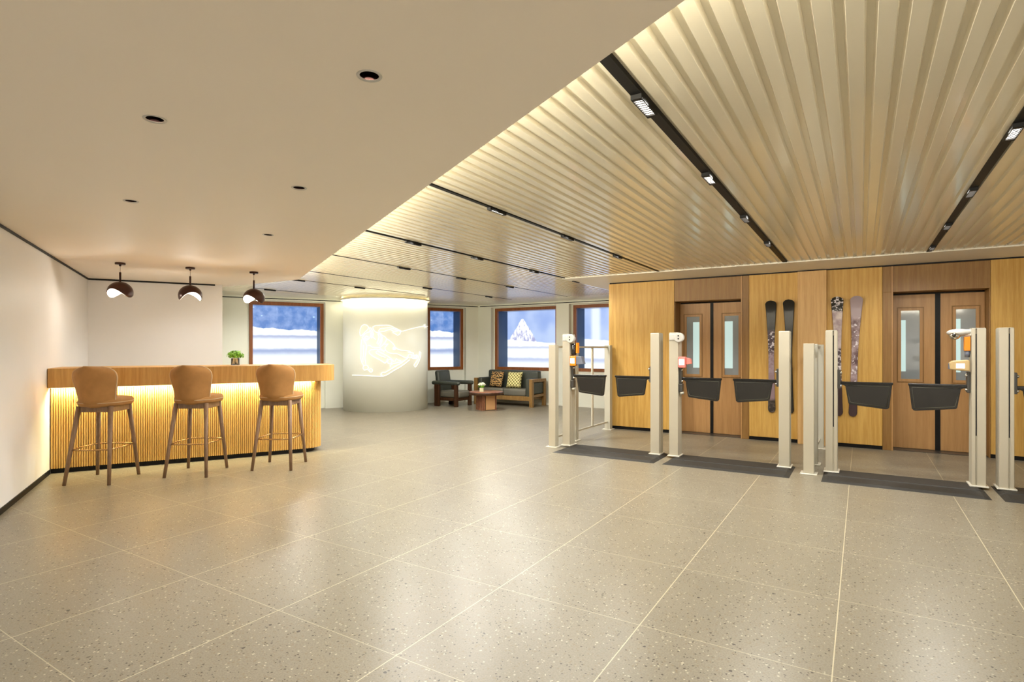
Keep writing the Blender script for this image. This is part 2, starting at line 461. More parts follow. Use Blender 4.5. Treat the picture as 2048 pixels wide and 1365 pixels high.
# slatted ceiling: folded profile running away from the camera, cut along the cove line
def louvres():
    mb = MB(); pit = .0915; x = -10.2
    prof = [(0.0, 0.0), (.052, 0.0), (.060, .019), (.083, .019)]
    def q0(p): return (.78-.492*p)/.8706 if p > -7.3 else max((.2-.492*p)/.8706, 5.0)
    def q1(p): return min(10.76, (12.03+.8706*p)/.492) if p < -3.97 else 7.93
    pts = []
    n = int((3.5-x)/pit)
    for i in range(n):
        for dx, dz in prof: pts.append((x+i*pit+dx, H2+dz))
    vs = []; ok = []
    for a in range(len(pts)):
        p, z = pts[a]; e = q1(p); b = q0(p)
        ok.append(e > b); vs += [(p, b, z), (p, e, z)]
    fs = [(2*a, 2*a+1, 2*a+3, 2*a+2) for a in range(len(pts)-1) if ok[a] and ok[a+1]]
    mb.add(vs, fs)
    o = mb.build('ceiling_slats', 'louvre', None, (0, 0, 0), RB, 'structure', 'glossy cream slatted ceiling of long parallel battens', 'ceiling')
louvres()
S(MB().box(.2, 6.35, 12.0, 13.0, H2, H2+.05), 'ceiling_border', 'louvre', 'flat cream ceiling margin above the two windows beside the column', RA)
S(MB().box(-8.9, -3.55, 10.73, 11.74, H2-.0006, H2+.05), 'ceiling_border.001', 'louvre', 'flat cream ceiling margin above the sofa', RB)
S(MB().box(-3.97, 3.6, 7.9, 8.80, H2-.012, H2+.05).box(-3.97, -3.56, 8.80, 10.76, H2-.012, H2+.05), 'ceiling_border.002', 'border',
  'flat cream ceiling margin in front of the two elevators', RB)

# walls
S(MB().box(-1.56, -1.41, -4.4, 9.95, 0, 2.6), 'wall_left', 'paint', 'plain warm white wall that the bar butts against', RA)
S(MB().box(-1.41, .27, 9.80, 9.95, 0, 2.6).box(.17, .27, 9.95, 13.0, 0, 2.6), 'wall_bar', 'paint', 'plain warm white wall behind the bar', RA)
S(MB().box(-1.41, -1.398, -4.2, 9.8, H1-.022, H1-.001).box(-1.398, .17, 9.788, 9.8, H1-.022, H1-.001), 'trim_2', 'black', 'thin black shadow line under the dropped ceiling', RA)
S(MB().box(-1.41, -1.402, -4.2, 7.53, 0, .05), 'baseboard_left', 'black', 'black skirting along the wall beside the bar', RA)

W1, W2 = (.857, 2.365), (4.80, 5.75)
W3, W4 = (-7.80, -6.03), (-5.64, -4.15)
ZB, ZT = .80, 2.325
def windowed(name, label, k, segs, bays, wins, rz, mat='cream'):
    mb = MB()
    for a, b in segs: mb.box(a, b, k, k+.72, 0, 2.6)                 # full-depth piers
    for (a, b), (wa, wb) in zip(bays, wins):
        mb.box(a, b, k, k+.72, 2.345, 2.6)                           # header
        mb.box(a, b, k+.12, k+.72, 0, ZB)
        if wa > a+1e-4: mb.box(a, wa, k+.12, k+.72, ZB, 2.345)
        if wb < b-1e-4: mb.box(wb, b, k+.12, k+.72, ZB, 2.345)
        mb.box(wa, wb, k+.12, k+.72, ZT, 2.345)
    return S(mb, name, mat, label, rz)
windowed('wall_window', 'cream wall with two windows on both sides of the round column', 12.92, [(.28, .825), (2.386, 4.77), (5.779, 6.60)],
         [(.825, 2.386), (4.77, 5.779)], [W1, W2], RA)
windowed('wall_lounge', 'cream wall with two windows behind the sofa', 11.68, [(-8.50, -7.85), (-6.03, -5.70), (-4.10, -3.56)],
         [(-7.85, -6.03), (-5.70, -4.10)], [W3, W4], RB)
S(MB().box(.28, 6.10, 12.912, 12.92, 2.375, 2.39), 'trim_3', 'black', 'thin dark shadow line above the windows beside the column', RA)
S(MB().box(-8.18, -3.57, 11.672, 11.68, 2.375, 2.39), 'trim_4', 'black', 'thin dark shadow line above the windows behind the sofa', RB)
S(MB().box(-8.15, -3.57, 11.67, 11.68, 0, .05), 'baseboard_lounge', 'cream', 'low cream skirting behind the sofa', RB)

def window(n, span, k, rz, scr, label):
    a, b = span; f = .072
    y0, y1 = k+.10, k+.17
    r = thing('window_%d' % n, label, 'window', (0, 0, 0), rz, None, 'structure')
    mb = MB().box(a, a+f, y0, y1, ZB, ZT).box(b-f, b, y0, y1, ZB, ZT).box(a+f, b-f, y0, y1, ZB, ZB+f).box(a+f, b-f, y0, y1, ZT-f, ZT)
    mb.build('window_frame', 'framew', r, bevel=.004)
    y2 = k+.60
    mb = MB().box(a+.002, a+f-.012, y1, y2, ZB+.01, ZT-.01).box(b-f+.012, b-.002, y1, y2, ZB+.01, ZT-.01)
    mb.build('reveal', 'blue', r)
    MB().box(a+f-.012, b-f+.012, y1, y2, ZB+.01, ZB+f-.012).box(a+f-.012, b-f+.012, y1, y2, ZT-f+.012, ZT-.01).build('sill', 'white', r)
    sc = MB().box(0, b-a-.01, 0, .02, ZB+.01, ZT-.01)
    sc.build('picture_screen', scr, r, loc=(a+.005, y2, 0))
window(1, W1, 12.92, RA, 'scr_slope', 'brown framed window onto a bright snow slope, above the bar end')
window(2, W2, 12.92, RA, 'scr_slope', 'narrow brown framed window onto snow, behind the armchair')
window(3, W3, 11.68, RB, 'scr_peak', 'brown framed window with a snowy cone, above the sofa')
window(4, W4, 11.68, RB, 'scr_mist', 'brown framed window onto misty snow beside the oak elevator wall')

# round column with a glowing ring at its head
CC = wA(3.58, 12.35)
r = thing('column', 'round cream column with a glowing ring at the ceiling', 'column', (CC.x, CC.y, 0), 0, None, 'structure')
MB().lathe([(.917, 0), (.917, 2.415)], 96).build('column_shaft', 'cream', r)
MB().lathe([(.955, 2.375), (.975, 2.365), (.985, 2.385), (.955, 2.400), (.955, 2.375)], 96, caps=False).build('cove_lip', 'white', r)
MB().lathe([(.925, 2.388), (.950, 2.388), (.950, 2.398), (.925, 2.398), (.925, 2.388)], 96, caps=False).build('light_ring', 'ledy', r)
for i in range(12):
    a = math.radians(-185+i*190/11-0)
    a = math.radians(-175+i*170/11)
    c = Vector((CC.x+.945*math.cos(a), CC.y+.945*math.sin(a), 2.374))
    area(c, (-.10*math.cos(a), -.10*math.sin(a), -1), (-math.sin(a), math.cos(a), 0), .22, .02, .3, (1, .95, .78))

# elevator wall -------------------------------------------------------------
Q = 8.80
def wallb(name, label, mat, a, b, z0=.05, z1=2.39, y0=Q, y1=Q+.28):
    return S(MB().box(a, b, y0, y1, z0, z1), name, mat, label, RB, bevel=.003)
O1, O2 = (-2.464, -1.503), (.352, 1.313)
P0 = -3.56
wallb('wall_elevator', 'honey oak wall panel at the outer corner of the elevator block', 'oak', P0, -2.480)
wallb('wall_elevator.001', 'honey oak wall panel behind the black tipped skis', 'oak', -1.388, -.753)
wallb('wall_elevator.002', 'honey oak wall panel behind the patterned skis', 'oak', -.401, .234)
wallb('wall_elevator.003', 'honey oak wall panel past the further elevator', 'oak', 1.325, 3.5)
wallb('trim_5', 'paler oak pilaster between the two pairs of skis', 'oaklt', -.753, -.401, 0, 2.39, Q-.05, Q+.28)
S(MB().box(P0+.02, -2.48, Q+.02, Q+.26, 0, .05).box(-1.388, -.753, Q+.02, Q+.26, 0, .05).box(-.401, .234, Q+.02, Q+.26, 0, .05).box(1.325, 3.5, Q+.02, Q+.26, 0, .05),
  'baseboard_elevator', 'black', 'black recessed plinth below the oak panels', RB)
S(MB().box(P0+.01, 3.5, Q+.01, Q+.26, 2.39, H2-.012), 'trim_6', 'black', 'dark shadow gap above the oak panels', RB)
S(MB().box(P0, P0+.05, Q+.28, 11.68, 0, 2.40).box(P0+.05, 3.5, Q+.62, Q+.70, 0, 2.41), 'wall_shaft', 'oak', 'oak side of the elevator block', RB)

def portal(o, jl, jr, label):
    a, b = o
    r = thing('door_frame', label, 'door frame', (0, 0, 0), RB, None, 'structure')
    MB().box(a-jl, a, Q+.004, Q+.40, 0, 2.055).build('jamb', 'walnut', r, bevel=.003)
    MB().box(b, b+jr, Q+.004, Q+.40, 0, 2.055).build('jamb', 'walnut', r, bevel=.003)
    MB().box(a-jl, b+jr, Q+.004, Q+.40, 2.055, 2.388).build('header', 'walnut', r, bevel=.003)
    mb = MB()
    if jr > .05: mb.box(b+.004, b+.018, Q-.004, Q+.005, 0, 2.388)
    if jl > .05: mb.box(a-.018, a-.004, Q-.004, Q+.005, 0, 2.388)
    mb.build('bead', 'doorw', r)
    MB().box(a+.002, b-.002, Q+.05, Q+.40, .0, .006).build('threshold', 'gun', r)
portal(O1, .014, .112, 'brown wooden portal around the elevator nearer the sofa')
portal(O2, .116, .010, 'brown wooden portal around the elevator beside the patterned skis')

def elevator(n, o, cx, label, strips):
    """two leaves with tall vision panes; cx = half width of the dark joint"""
    a, b = o; D = Q+.28
    r = thing('door_%d' % n, label, 'door', (0, 0, 0), RB, None, 'structure')
    mid, g = cx
    MB().box(a+.001, b-.001, D+.045, D+.06, .006, 2.055).build('shaft_backing', 'vgrey', r)
    MB().box(mid-g, mid+g, D-.006, D+.03, .008, 2.035).build('rubber_joint', 'black', r)
    for i, (x0, x1) in enumerate(((a+.004, mid-g), (mid+g, b-.004))):
        c = (x0+x1)/2; w = x1-x0
        pa, pb = strips[i][0:2]
        z0, z1 = .92, 1.825
        mb = MB().box(x0, pa, D, D+.035, .010, 2.03).box(pb, x1, D, D+.035, .010, 2.03).box(pa, pb, D, D+.035, .010, z0).box(pa, pb, D, D+.035, z1, 2.03)
        lf = mb.build('door_leaf', 'doorw', r)
        m = .032; t = .012
        mb = MB().box(pa-m-t, pa-m, D-.008, D, z0-m, z1+m).box(pb+m, pb+m+t, D-.008, D, z0-m, z1+m).box(pa-m-t, pb+m+t, D-.008, D, z0-m-t, z0-m).box(pa-m-t, pb+m+t, D-.008, D, z1+m, z1+m+t)
        mb.build('moulding', 'walnut', lf, bevel=.002)
        MB().box(pa, pb, D+.016, D+.022, z0, z1).build('vision_pane', 'pane', lf)
        sa, sb, sz0, sz1 = strips[i][2:]
        MB().box(sa, sb, D+.011, D+.0155, sz0, sz1).build('cabin_glow', 'cyan', lf)  # glowing plate stands in for the lit cabin beyond the pane
elevator(1, O1, (-1.972, .023), 'brown two leaf elevator door with narrow glass panes, nearer the sofa',
         [(-2.361, -2.160, -2.262, -2.162, 1.02, 1.74), (-1.786, -1.583, -1.784, -1.668, 1.02, 1.74)])
elevator(2, O2, (.838, .028), 'brown two leaf elevator door with narrow glass panes, beside the patterned skis',
         [(.448, .650, .450, .500, 1.02, 1.70), (1.025, 1.222, 1.027, 1.072, 1.02, 1.70)])

# walls out of frame that close the hall
S(MB().box(3.5, 3.6, -4.2, 11.7, 0, 2.6), 'wall_right', 'paint', 'plain warm white wall closing the hall past the last gate', RB)
S(MB().box(2.2, 3.6, -3.6, -3.5, 0, 2.6), 'wall_behind', 'paint', 'plain warm white wall behind the viewer', RB)

# ================================================================== CEILING FITTINGS
DLAB = ['bronze round recessed downlight nearest the slatted ceiling at the front', 'bronze round recessed downlight second closest to the viewer, out over the bar side',
        'bronze round recessed downlight midway along the lit ceiling edge', 'bronze round recessed downlight in front of the first pendant lamp, near the plain wall',
        'small bronze round recessed downlight furthest from the viewer']
for i, (s_, k_) in enumerate(DL):
    w = wA(s_, k_, H1)
    r = thing('recessed_downlight', DLAB[i], 'downlight', w, RA, 'recessed downlights in the smooth ceiling')
    MB().lathe([(.0345, .001), (.0345, .02), (.028, .06), (.022, .075), (.021, .078)], 32, caps=False).build('reflector', 'cup', r)
    MB().lathe([(.0345, -.001), (.044, -.004), (.046, -.0015), (.046, 0)], 32, caps=False).build('rim', 'white', r)
    MB().lathe([(.0225, .072), (.0225, .077)], 24).build('lens', 'white', r)
WARM = (1.0, .98, .96)
for s_, k_ in DL+DLX: spot(wA(s_, k_, H1-.012), 24, WARM, 150, 1, .09)
spot(wA(-.95, 7.0, H1-.012), 6, WARM, 70, .8, .03)
spot(wA(-.2, 9.0, H1-.012), 16, WARM, 130, .9, .04)

def col_q0(p): return (1.2-.492*p)/.8706
TR = [(.65, .024, [3.73, 5.02, 6.30, 7.56], 'black light track running over the last gates'),
      (-.825, .024, [2.46, 3.73, 5.04, 6.38], 'black light track starting nearest the viewer at the lit ceiling edge'),
      (-2.45, .016, [3.73, 4.99, 6.33], 'black light track passing over the first gate'),
      (-3.93, .011, [4.41, 5.55, 6.94, 8.31], 'black light track running to the corner of the oak block'),
      (-5.26, .009, [5.72, 7.00, 8.42], 'black light track aimed at the sofa window'),
      (-6.64, .009, [7.83, 9.80], 'black light track over the armchair and coffee table'),
      (-7.61, .008, [5.84, 7.13], 'black light track ending before the round column'),
      (-9.32, .008, [6.53], 'short black light track beside the bar end window')]
for p, hw, mods, lab in TR:
    q0 = (.80-.492*p)/.8706
    q1 = 7.90 if p > -3.97 and p != -3.93 else (10.70 if p > -7 else ((12.0+.8706*p)/.492 if p > -9 else 7.6))
    if p == -3.93: q1 = 8.9
    if p == -7.61: q1 = 8.9
    r = thing('light_track', lab, 'light track', wB(p, q0, H2), RB, 'black light tracks in the slatted ceiling')
    L = q1-q0
    MB().box(-hw, hw, 0, L, -.004, .028).build('rail', 'black', r)
    for q in mods:
        y = q-q0
        e = max(hw, .014)
        m = MB().box(-e, -e*.8, y-.115, y+.115, -.024, -.002).box(e*.8, e, y-.115, y+.115, -.024, -.002).box(-e*.8, e*.8, y-.115, y-.09, -.024, -.002).box(-e*.8, e*.8, y+.09, y+.115, -.024, -.002)
        for k in range(7): m.box(-e*.8, e*.8, y-.09+.0225*(k+1)-.001, y-.09+.0225*(k+1)+.001, -.0215, -.0165)
        m = m.build('light_module', 'black', r)
        MB().box(-e*.78, e*.78, y-.088, y+.088, -.0165, -.0135).build('lens', 'modlight', m)
        w = wB(p, q, H2-.034)
        spot(w, 30 if (p, q) in ((-7.61, 7.13), (-3.93, 8.31), (-6.64, 7.83)) else 52 if p > -3 else 84, (1.0, .985, .93), 172, .6, .12)

# cove light along the edge of the dropped ceiling
for k0, k1 in ((-2, 1), (1, 3.5), (3.5, 6), (6, 8.4)):
    area(wA(.95, (k0+k1)/2, H1+.05), wA(1, 0, .42), wA(0, 1), k1-k0, .03, (12 if k1 < 4 else 18)*(k1-k0), (1, .94, .76))
for k in range(2): area(wB(-7.95+.55*k, 5.08, H1+.05), wB(0, 1, .42), wB(1, 0), .5, .03, 7, (1, .94, .76))

# added fill: unseen point lights behind the viewer that brighten ceilings and walls
for x, y in ((-1.2, -2.0), (.6, -2.8), (2.6, -1.2)):
    l = bpy.data.lights.new('fill_light', 'POINT'); l.energy = 28; l.color = (1, .93, .82); l.shadow_soft_size = .22
    lo = bpy.data.objects.new('fill_light', l); COL.objects.link(lo); lo.location = (x, y, 1.25)
# pendants over the bar ------------------------------------------------------
def make_pendant():
    r = thing('pendant_lamp', '', 'pendant lamp', (0, 0, 0), 0, 'domed pendant lamps over the bar')
    MB().lathe([(.050, -.022), (.052, -.020), (.052, -.001), (.050, 0)], 28).build('canopy', 'lampsh', r)
    MB().lathe([(.010, -.040), (.012, -.022)], 12).tube([(0, 0, -.04), (0, 0, -.12)], .0018, 6).build('cord', 'lampsh', r)
    MB().lathe([(.011, -.225), (.011, -.112), (.007, -.108)], 14).build('stem', 'lampsh', r)
    R = .130; zc = -.222-.12
    def shell(rad, sgn, name, mat, off):
        vs = []; fs = []; n = 48; m = 14
        for i in range(n):
            a = 2*PI*i/n
            low = .10+.52*math.sin(a*1.0)*abs(math.sin(a))*0+ .36*math.cos(2*a)     # wavy lower edge
            tmax = PI/2+low
            for j in range(m+1):
                t = .03+(tmax-.03)*j/m
                vs.append((rad*math.sin(t)*math.cos(a), rad*math.sin(t)*math.sin(a), zc+(.125*math.cos(t) if t < PI/2 else .135*math.cos(t))*rad/R))
        for i in range(n):
            k = (i+1) % n
            for j in range(m): fs.append((i*(m+1)+j, k*(m+1)+j, k*(m+1)+j+1, i*(m+1)+j+1))
        return MB().add(vs, fs, True).build(name, mat, r)
    o = shell(R, 1, 'lamp_shade', 'lampsh', 0)
    d = o.modifiers.new('solid', 'SOLIDIFY'); d.thickness = .003; d.offset = -1
    shell(R-.008, 1, 'diffuser', 'lampin', 0)
    return r
pr = make_pendant()
PL = [(-.83, 7.86, math.radians(-6), 'dark brown domed pendant lamp over the bar nearest the plain wall'),
      (-.13, 7.89, math.radians(44), 'dark brown domed pendant lamp, middle of the three over the bar'),
      (.58, 7.96, math.radians(-17), 'dark brown domed pendant lamp hanging in front of the framed window')]
for i, (s_, k_, rz, lab) in enumerate(PL):
    o = pr if i == 0 else copy_tree(pr)
    o.location = wA(s_, k_, H1); o.rotation_euler.z = rz; o['label'] = lab
    l = bpy.data.lights.new('point_light', 'POINT'); l.energy = 5; l.color = (1, .93, .82); l.shadow_soft_size = .035
    lo = bpy.data.objects.new('point_light', l); COL.objects.link(lo); lo.location = wA(s_, k_, H1-.40)

# ================================================================== BAR
BR = thing('bar_counter', 'long oak bar with fluted front and glowing strip beneath its thick top', 'bar counter', wA(-1.405, 7.42), RA)
def round_end(x1, y0, y1, r, n=10, back=.03):
    pts = [(0.0, y0), (x1-r, y0)]
    for i in range(1, n+1):
        a = -PI/2+PI/2*i/n; pts.append((x1-r+r*math.cos(a), y0+r+r*math.sin(a)))
    pts += [(x1, y1-back), (x1-back, y1), (0.0, y1)]
    return pts
MB().prism(round_end(2.925, 0, .70, .24), .912, 1.115).build('bar_top', 'baroak', BR, bevel=.004)
MB().prism(round_end(2.70, .155, .60, .20), 0, .052).build('plinth', 'black', BR)
def fluted():
    path = [(0.0, .12), (2.775-.22, .12)]
    for i in range(1, 25):
        a = -PI/2+PI/2*i/24; path.append((2.775-.22+.22*math.cos(a), .12+.22+.22*math.sin(a)))
    path += [(2.775, .64)]
    seg = [(math.dist(path[i], path[i+1])) for i in range(len(path)-1)]
    tot = sum(seg)
    def at(d):
        for i, l in enumerate(seg):
            if d <= l+1e-9 or i == len(seg)-1:
                f = d/l; a, b = path[i], path[i+1]; nx, ny = (b[1]-a[1])/l, -(b[0]-a[0])/l
                return a[0]+(b[0]-a[0])*f, a[1]+(b[1]-a[1])*f, nx, ny
            d -= l
    pit = .0215; pts = []
    n = int(tot/pit)
    for i in range(n):
        for dx, h in ((0, -.018), (.0065, -.018), (.0075, -.001), (.010, .0), (.0175, 0.0), (.0205, -.001)):
            x, y, nx, ny = at(min(tot, i*pit+dx)); pts.append((x+nx*h, y+ny*h))
    pts += [(2.775, .64), (0, .64)]
    MB().prism(pts, .052, .912).build('fluted_front', 'flute', BR)
fluted()
MB().box(.01, 2.60, .085, .100, .902, .911).build('light_strip', 'ledy', BR)
for i in range(4):
    area(wA(-1.405+.35+.65*i, 7.42+.085, .900), wA(0, .35, -1), wA(1, 0), .64, .02, 9, (1, .90, .52))
area(wA(-1.405+2.70, 7.42+.22, .900), (0, 0, -1), wA(.6, .8), .2, .02, 1.2, (1, .80, .42))

# glass vase with leafy greens on the bar
def leaf_ball(mb, c, rx, rz, n, size, seed, zmin=-.4):
    rnd = random.Random(seed)
    for i in range(n):
        a = rnd.uniform(0, 2*PI); t = math.acos(rnd.uniform(zmin, 1)); q = rnd.uniform(.55, 1.0)
        d = Vector((math.sin(t)*math.cos(a), math.sin(t)*math.sin(a), math.cos(t)))
        p = Vector(c)+Vector((d.x*rx*q, d.y*rx*q, d.z*rz*q))
        nrm = (d+Vector((rnd.uniform(-.5, .5), rnd.uniform(-.5, .5), rnd.uniform(0, .8)))).normalized()
        u = nrm.orthogonal().normalized(); w = nrm.cross(u); th = rnd.uniform(0, 2*PI)
        u, w = u*math.cos(th)+w*math.sin(th), w*math.cos(th)-u*math.sin(th); s = size*rnd.uniform(.7, 1.2)
        pts = [p+u*s, p+u*s*.4+w*s*.55+nrm*s*.15, p-u*s*.5+w*s*.45, p-u*s, p-u*s*.5-w*s*.45, p+u*s*.4-w*s*.55+nrm*s*.15]
        pts2 = [x-nrm*.0008 for x in pts]
        mb.add(pts+pts2, [tuple(range(6)), tuple(range(11, 5, -1))]+[(k, (k+1) % 6, 6+(k+1) % 6, 6+k) for k in range(6)])
    return mb
V = thing('vase_of_greens', 'clear glass vase of bright green leaves standing on the bar', 'plant', wA(.36, 7.84, 1.115), 0)
MB().lathe([(.044, 0), (.048, .004), (.048, .085), (.0455, .085), (.0455, .008), (.001, .007)], 32, caps=False).build('glass_vase', 'glass', V)
mb = MB()
for i in range(7):
    a = 2*PI*i/7; mb.tube([(.006*math.cos(a*3), .006*math.sin(a*3), .012), (.03*math.cos(a), .03*math.sin(a), .11)], .0013, 5)
mb.build('stems', 'leafg', V)
leaf_ball(MB(), (0, 0, .125), .098, .058, 230, .017, 5, -.55).build('leaves', 'leafg', V)

# ================================================================== BAR STOOLS
def make_stool():
    r = thing('bar_stool', '', 'bar stool', (0, 0, 0), 0, 'brown suede bar stools along the bar')
    # seat
    def sup(a, w, d, e=2.6):
        c, s = math.cos(a), math.sin(a)
        return (w*abs(c)**(2/e)*(1 if c >= 0 else -1), d*abs(s)**(2/e)*(1 if s >= 0 else -1))
    prof = [(.80, .748), (.95, .752), (1.0, .775), (1.0, .80), (.95, .822), (.75, .832), (.4, .828), (.02, .826)]
    vs = []; fs = []; n = 40
    for k, z in prof:
        for i in range(n):
            x, y = sup(2*PI*i/n, .218*k, .218*k); f = 1+.10*(y/.218)
            vs.append((x*f, y+.035, z+(y+.1)*.02))
    for j in range(len(prof)-1):
        for i in range(n):
            k = (i+1) % n; fs.append((j*n+i, j*n+k, (j+1)*n+k, (j+1)*n+i))
    mb = MB().add(vs, fs, True); mb.add([vs[i] for i in range(n)], [tuple(range(n-1, -1, -1))])
    seat = mb.build('seat', 'velvet', r)
    mb = MB(); pp = []
    for i in range(48):
        x, y = sup(2*PI*i/48, .220, .220); f = 1+.10*(y/.218); pp.append((x*f, y+.035, .788+(y+.1)*.02))
    mb.tube(pp, .004, 6, closed=True); mb.build('seat_piping', 'piping', seat)
    # backrest shell
    key = [(.738, .090), (.745, .128), (.760, .156), (.78, .168), (.82, .174), (.87, .179), (.92, .187), (.97, .198), (1.01, .206), (1.05, .209), (1.085, .199), (1.108, .181), (1.126, .150), (1.137, .112), (1.142, .070)]
    def half(z):
        for (a, wa), (b, wb) in zip(key, key[1:]):
            if z <= b: return wa+(wb-wa)*(z-a)/(b-a)
        return key[-1][1]
    def ring(off, grow):
        rows = []
        for j in range(25):
            z = .940-.202*math.cos(PI*j/24); w = half(z)+grow; row = []
            for i in range(17):
                u = -1+2*i/16; lean = -.175-.05*(z-.80)/.34
                if z < .80: lean += (.80-z)*.9
                y = lean+.105*abs(u)**2.2-.018*math.cos(u*PI/2)+off
                row.append((w*u, y, z+.006*(1-u*u)*(1 if j == 24 else 0)))
            rows.append(row)
        return rows
    A_, B_ = ring(-.022, 0), ring(.024, -.006)
    vs = [p for row in A_ for p in row]+[p for row in B_ for p in row]; fs = []; W = 17; N = 25*W
    for j in range(24):
        for i in range(16):
            a = j*W+i; fs += [(a, a+1, a+W+1, a+W), (N+a, N+a+W, N+a+W+1, N+a+1)]
    edge = [i for i in range(W)]+[j*W+16 for j in range(1, 25)]+[24*W+i for i in range(15, -1, -1)]+[j*W for j in range(23, 0, -1)]
    for a, b in zip(edge, edge[1:]+edge[:1]): fs.append((a, N+a, N+b, b))
    back = MB().add(vs, fs, True).build('backrest', 'velvet', r, bevel=.012, seg=3)
    rim = [A_[j][16] for j in range(2, 25)]+[A_[24][i] for i in range(15, 0, -1)]+[A_[j][0] for j in range(24, 1, -1)]
    MB().tube([(x*1.01, y+.010, z) for x, y, z in rim], .006, 6).build('back_piping', 'piping', back)
    MB().box(-.165, .165, -.125, -.095, .695, .750).box(-.165, .165, .165, .195, .695, .750).box(-.165, -.135, -.095, .165, .695, .750).box(.135, .165, -.095, .165, .695, .750).build('seat_rail', 'legw', r, bevel=.004)
    for sx in (-1, 1):
        for y0, y1 in ((-.115, -.235), (.175, .245)):
            MB().tube([(sx*.150, y0, .752), (sx*.179, (y0+y1)/2, .376), (sx*.208, y1, .0)], .0235, 14, r1=.0155).build('leg', 'legw', r)
    z = .335; f = (.752-z)/.752
    x = .150+.058*f; yb = -.115-.12*f; yf = .175+.07*f
    pts = [(-x, yb), (-x*.5, yb-.018), (0, yb-.024), (x*.5, yb-.018), (x, yb), (x+.012, (yb+yf)/2), (x, yf), (x*.5, yf+.016), (0, yf+.022), (-x*.5, yf+.016), (-x, yf), (-x-.012, (yb+yf)/2)]
    MB().tube([(a, b, z) for a, b in pts], .0075, 8, closed=True).build('footrest_ring', 'brass', r)
    return r
st = make_stool()
ST = [(-4.115, 5.67, .06, 'brown suede bar stool nearest the plain wall'), (-3.355, 6.00, .06, 'brown suede bar stool standing between two others at the bar'),
      (-2.605, 6.325, .03, 'brown suede bar stool nearest the open end of the bar')]
for i, (x, y, rz, lab) in enumerate(ST):
    o = st if i == 0 else copy_tree(st)
    o.location = (x, y, 0); o.rotation_euler.z = rz; o['label'] = lab

# ================================================================== ACCESS GATES
def post(parent, x0, slot, tall=1.51):
    """x0: outer x of the post, width .108; slot: None, or +1/-1 for the side with the cable channel"""
    w = .108
    mb = MB()
    if slot is None: mb.box(x0, x0+w, 0, .165, .034, tall)
    else:
        s0, s1 = (x0+w-.040, x0+w-.030) if slot > 0 else (x0+.030, x0+.040)
        mb.box(x0, s0, 0, .165, .034, tall).box(s1, x0+w, 0.006, .165, .034, tall).box(s0, s1, .022, .160, .034, tall)
        mb.box(s0, s1, .008, .022, .034, .50)
    p = mb.build('post', 'alu', parent, bevel=.0035)
    if slot is not None: MB().box(s0+.0005, s1-.0005, .0215, .0225, .50, tall-.05).build('cable_slot', 'slot', p)
    mb = MB()
    for xs in ((x0-.0015, x0+.001), (x0+w-.001, x0+w+.0015)):          # ribs down both flanks
        for yy in (.03, .06, .105, .135): mb.box(xs[0], xs[1], yy, yy+.008, .036, tall-.004)
    mb.build('flank_ribs', 'alu2', p)
    MB().box(x0+.006, x0+w-.006, .006, .159, tall, tall+.006).build('cap', 'alu2', p)
    MB().box(x0-.018, x0+w+.018, -.022, .185, .022, .036).build('foot_plate', 'whitem', p, bevel=.004)
    return p
def paddle(parent, sg):
    """sg=-1: hinged on the post at -x; +1: on the post at +x"""
    def X(d): return sg*(.5-d)          # d: distance from the hinge line towards the middle
    L = .436
    out = [(.0, .975), (L, .975), (L-.004, .966), (L-.030, .722), (L-.045, .706), (L-.062, .704), (.062, .738), (.050, .750), (.022, .930), (.0, .940), (-.055, .945), (-.055, .972)]
    pts = [(X(d), z) for d, z in out]
    o = MB().yprism(pts, .066, .094).build('barrier_panel', 'paddle', parent, bevel=.004)
    top = [(-.05, .976), (L+.002, .976), (L, .952), (-.05, .950)]
    MB().yprism([(X(d), z) for d, z in top], .058, .102).build('top_rail', 'rim', o, bevel=.004)
    loop = [(.030, .936), (L-.030, .936), (L-.050, .735), (L-.060, .728), (.080, .758), (.066, .766)]
    MB().tube([(X(d), .0655, z) for d, z in loop], .0028, 5, closed=True).build('inset_seam', 'inset', o)
    return o
def bracket(parent, sg, z0=.90, z1=1.10):
    x0, x1 = (-.549, -.520) if sg < 0 else (.520, .549)
    b = MB().box(x0, x1, .045, .120, z0, z1).build('hinge_bracket', 'gun', parent, bevel=.006)
    xx = x1 if sg < 0 else x0
    for zz in (z0+.03, z1-.035):
        MB().lathe([(.012, xx-.014), (.016, xx-.004), (.016, xx+.004), (.012, xx+.014)], 16, c=(.062, zz), axis='x').build('chrome_knob', 'chrome', b)
    return b
def gate(c, label, mat_off, left_slot, right_slot, parts=(1, 1)):
    r = thing('access_gate', label, 'access gate', wB(c, 6.80), RB, 'ski hall access gates')
    m0, m1 = -.655+mat_off, .655+mat_off
    if not parts[1]: m1 = .9
    mb = MB(); rows = [(-.43, 0), (-.425, .004), (-.39, .018), (-.16, .018), (-.152, .012), (-.14, .022), (.17, .022), (.22, .006), (.23, 0)]
    vs = []
    for y, z in rows: vs += [(m0-.0, y, 0), (m0+.05, y, z), (m1-.05, y, z), (m1, y, 0)]
    fs = []
    for j in range(len(rows)-1):
        for i in range(3): a = j*4+i; fs.append((a, a+1, a+5, a+4))
    fs.append((0, 3, len(vs)-1, len(vs)-4))
    mb.add(vs, fs); mb.build('base_mat', 'rubber', r)
    post(r, -.657, left_slot); bracket(r, -1); paddle(r, -1)
    if parts[1]: post(r, .549, right_slot); bracket(r, 1); paddle(r, 1)
    else: paddle(r, 1); bracket(r, 1); post(r, .549, None)
    return r
GA = gate(-2.757, 'pale metal access gate furthest from the viewer, beside the handrail', .07, None, None)
GB = gate(-1.320, 'pale metal access gate in front of the elevator nearer the sofa', .04, None, None)
GC = gate(.335, 'pale metal access gate in front of the patterned skis', -.02, 1, -1)
